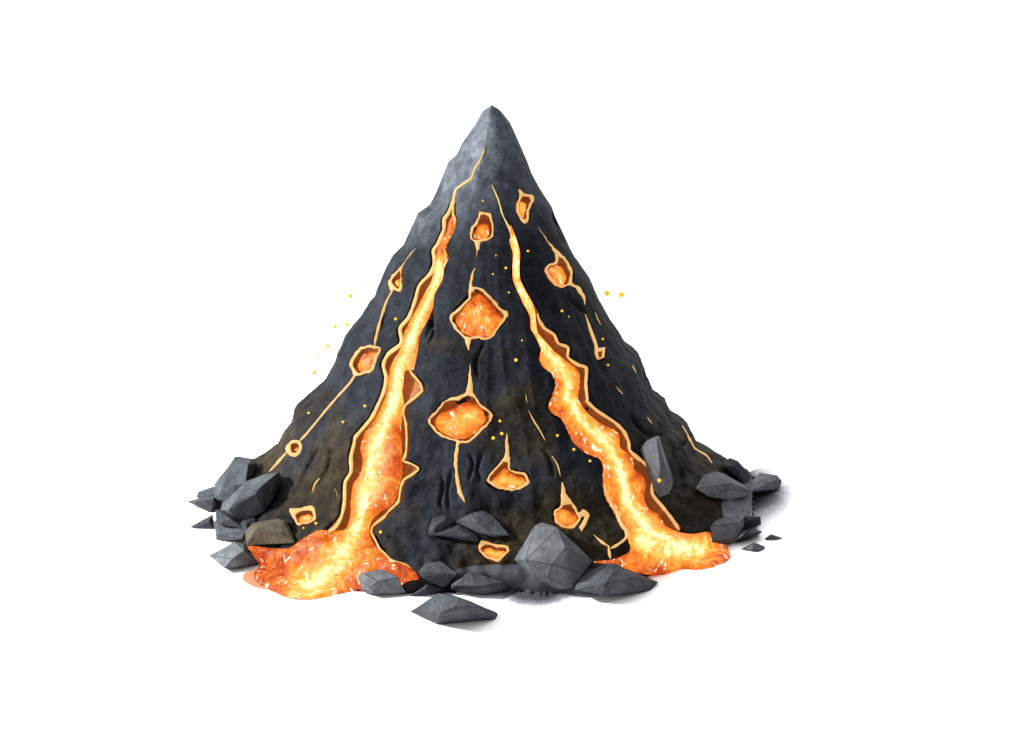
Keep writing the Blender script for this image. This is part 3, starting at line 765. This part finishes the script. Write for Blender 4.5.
for x, y, r, air, lab in SPARKS:
    if air: p = on_plane_y(x, y, -.15)
    else:
        d = Vector(ray(x, y)); bpy.context.view_layer.update()
        hit, loc, *_ = sc.ray_cast(bpy.context.evaluated_depsgraph_get(), Vector(CAM), d)
        p = np.array(loc)-np.array(d)*.05 if hit else on_plane_y(x, y, -.5)
    o = bpy.data.objects.new('spark', sm); COL.objects.link(o); o.location = p
    s = r*(.0128 if air else .0082)*(np.dot(p-CAM, FWD)/DIST); o.scale = (s, s, s*1.05); o.rotation_euler = (x % 3, y % 3, (x+y) % 3)
    tag(o, lab, 'spark', 'yellow sparks thrown out by the volcano')

# ------------------------------------------------------------------ ground
m, nt, b = newmat('white_paper_ground')
n = tex(nt, 60, 3, .6)
nt.links.new(ramp(nt, n, [(.3, (.90, .90, .90)), (.7, (.94, .94, .94))]), b.inputs['Base Color'])
b.inputs['Roughness'].default_value = .95; b.inputs['Specular IOR Level'].default_value = .0
g = mk('ground', [(-300, -60, 0), (300, -60, 0), (300, 500, 0), (-300, 500, 0)], [(0, 1, 2, 3)], m, smooth=False)
tag(g, 'plain white ground', None, None, 'structure')

# grey ashy ground with a shadow wash painted in, thinning outward
am, nt, b = newmat('ashy_shade_wash')
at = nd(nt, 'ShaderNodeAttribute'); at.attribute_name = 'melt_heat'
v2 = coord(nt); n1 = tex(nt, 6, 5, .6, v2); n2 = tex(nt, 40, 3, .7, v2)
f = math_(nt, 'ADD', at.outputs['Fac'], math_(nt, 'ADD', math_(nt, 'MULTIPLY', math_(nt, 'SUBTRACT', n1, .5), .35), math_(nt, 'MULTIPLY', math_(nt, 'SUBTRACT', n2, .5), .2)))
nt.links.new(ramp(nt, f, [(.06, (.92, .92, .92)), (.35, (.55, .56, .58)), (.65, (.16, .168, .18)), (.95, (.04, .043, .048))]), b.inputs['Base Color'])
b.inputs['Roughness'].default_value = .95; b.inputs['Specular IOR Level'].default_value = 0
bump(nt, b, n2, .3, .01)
def ash_shade(poly, edge, fall, peak, lab, hh=.035):
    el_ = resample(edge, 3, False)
    o = patch('ash_shade', poly, lambda v, so, sh: .0007+hh*sstep(4, fall*1.5, dist_line(v, el_)[0])*sstep(0, 8, so), am, step=3, drop=0, heat=lambda v, so: peak*np.clip(dist_line(v, el_)[0]/fall, 0, 1))
    return tag(o, lab, 'ash_shade', None, 'stuff')
ash_shade([(722,498),(745,474),(775,466),(795,482),(799,500),(790,516),(770,527),(745,534),(728,530)], [(770,462),(796,482),(799,500),(790,516),(770,528),(745,536),(725,540)], 26, .80, 'soft grey ashy drift with painted shadow fading out under the right rock cluster', .03)
ash_shade([(450,572),(480,565),(540,565),(600,570),(604,592),(570,604),(545,613),(515,611),(490,600),(462,592)], [(455,600),(490,602),(515,613),(545,615),(572,606),(610,598)], 20, 1.15, 'faint grey ashy ground with painted shadow in front of the largest boulder', .035)

# ------------------------------------------------------------------ light
W_LEFT, W_BACK, W_BASE, KEY = 4.2, 4.6, .11, 6600
w = bpy.data.worlds.new('World'); sc.world = w; w.use_nodes = True
nt = w.node_tree; bg = nt.nodes['Background']
# unseen light shaped to set the contrast: bright on the left and behind the cone, dim on the right and behind the camera
tc = nd(nt, 'ShaderNodeTexCoord')
def lobe(d, gain, p):
    v = nd(nt, 'ShaderNodeVectorMath'); v.operation = 'DOT_PRODUCT'
    nt.links.new(tc.outputs['Generated'], v.inputs[0]); v.inputs[1].default_value = Vector(d).normalized()
    return math_(nt, 'MULTIPLY', math_(nt, 'POWER', math_(nt, 'MAXIMUM', v.outputs['Value'], 0.0), p), gain)
L = math_(nt, 'ADD', math_(nt, 'ADD', lobe((-.80, -.22, .55), W_LEFT, 6.0), lobe((.25, .85, .5), W_BACK, 3.0)), W_BASE)
cb = nd(nt, 'ShaderNodeCombineColor')
for k in range(3): nt.links.new(L, cb.inputs[k])
nt.links.new(cb.outputs[0], bg.inputs[0]); bg.inputs[1].default_value = 1.0
def area(name, loc, aim, size, power, col):
    l = bpy.data.lights.new(name, 'AREA'); l.shape = 'DISK'; l.size = size; l.energy = power; l.color = col
    o = bpy.data.objects.new(name, l); COL.objects.link(o); o.location = loc
    o.rotation_euler = (Vector(aim)-Vector(loc)).to_track_quat('-Z', 'Y').to_euler()
area('key_lamp', (-11.8, -3.9, 7.8), (0, 0, 1.2), 1.4, KEY, (1, .985, .96))

sc.view_settings.view_transform = 'Standard'; sc.view_settings.look = 'None'
sc.view_settings.exposure = 0; sc.view_settings.gamma = 1
sc.render.engine = 'CYCLES'
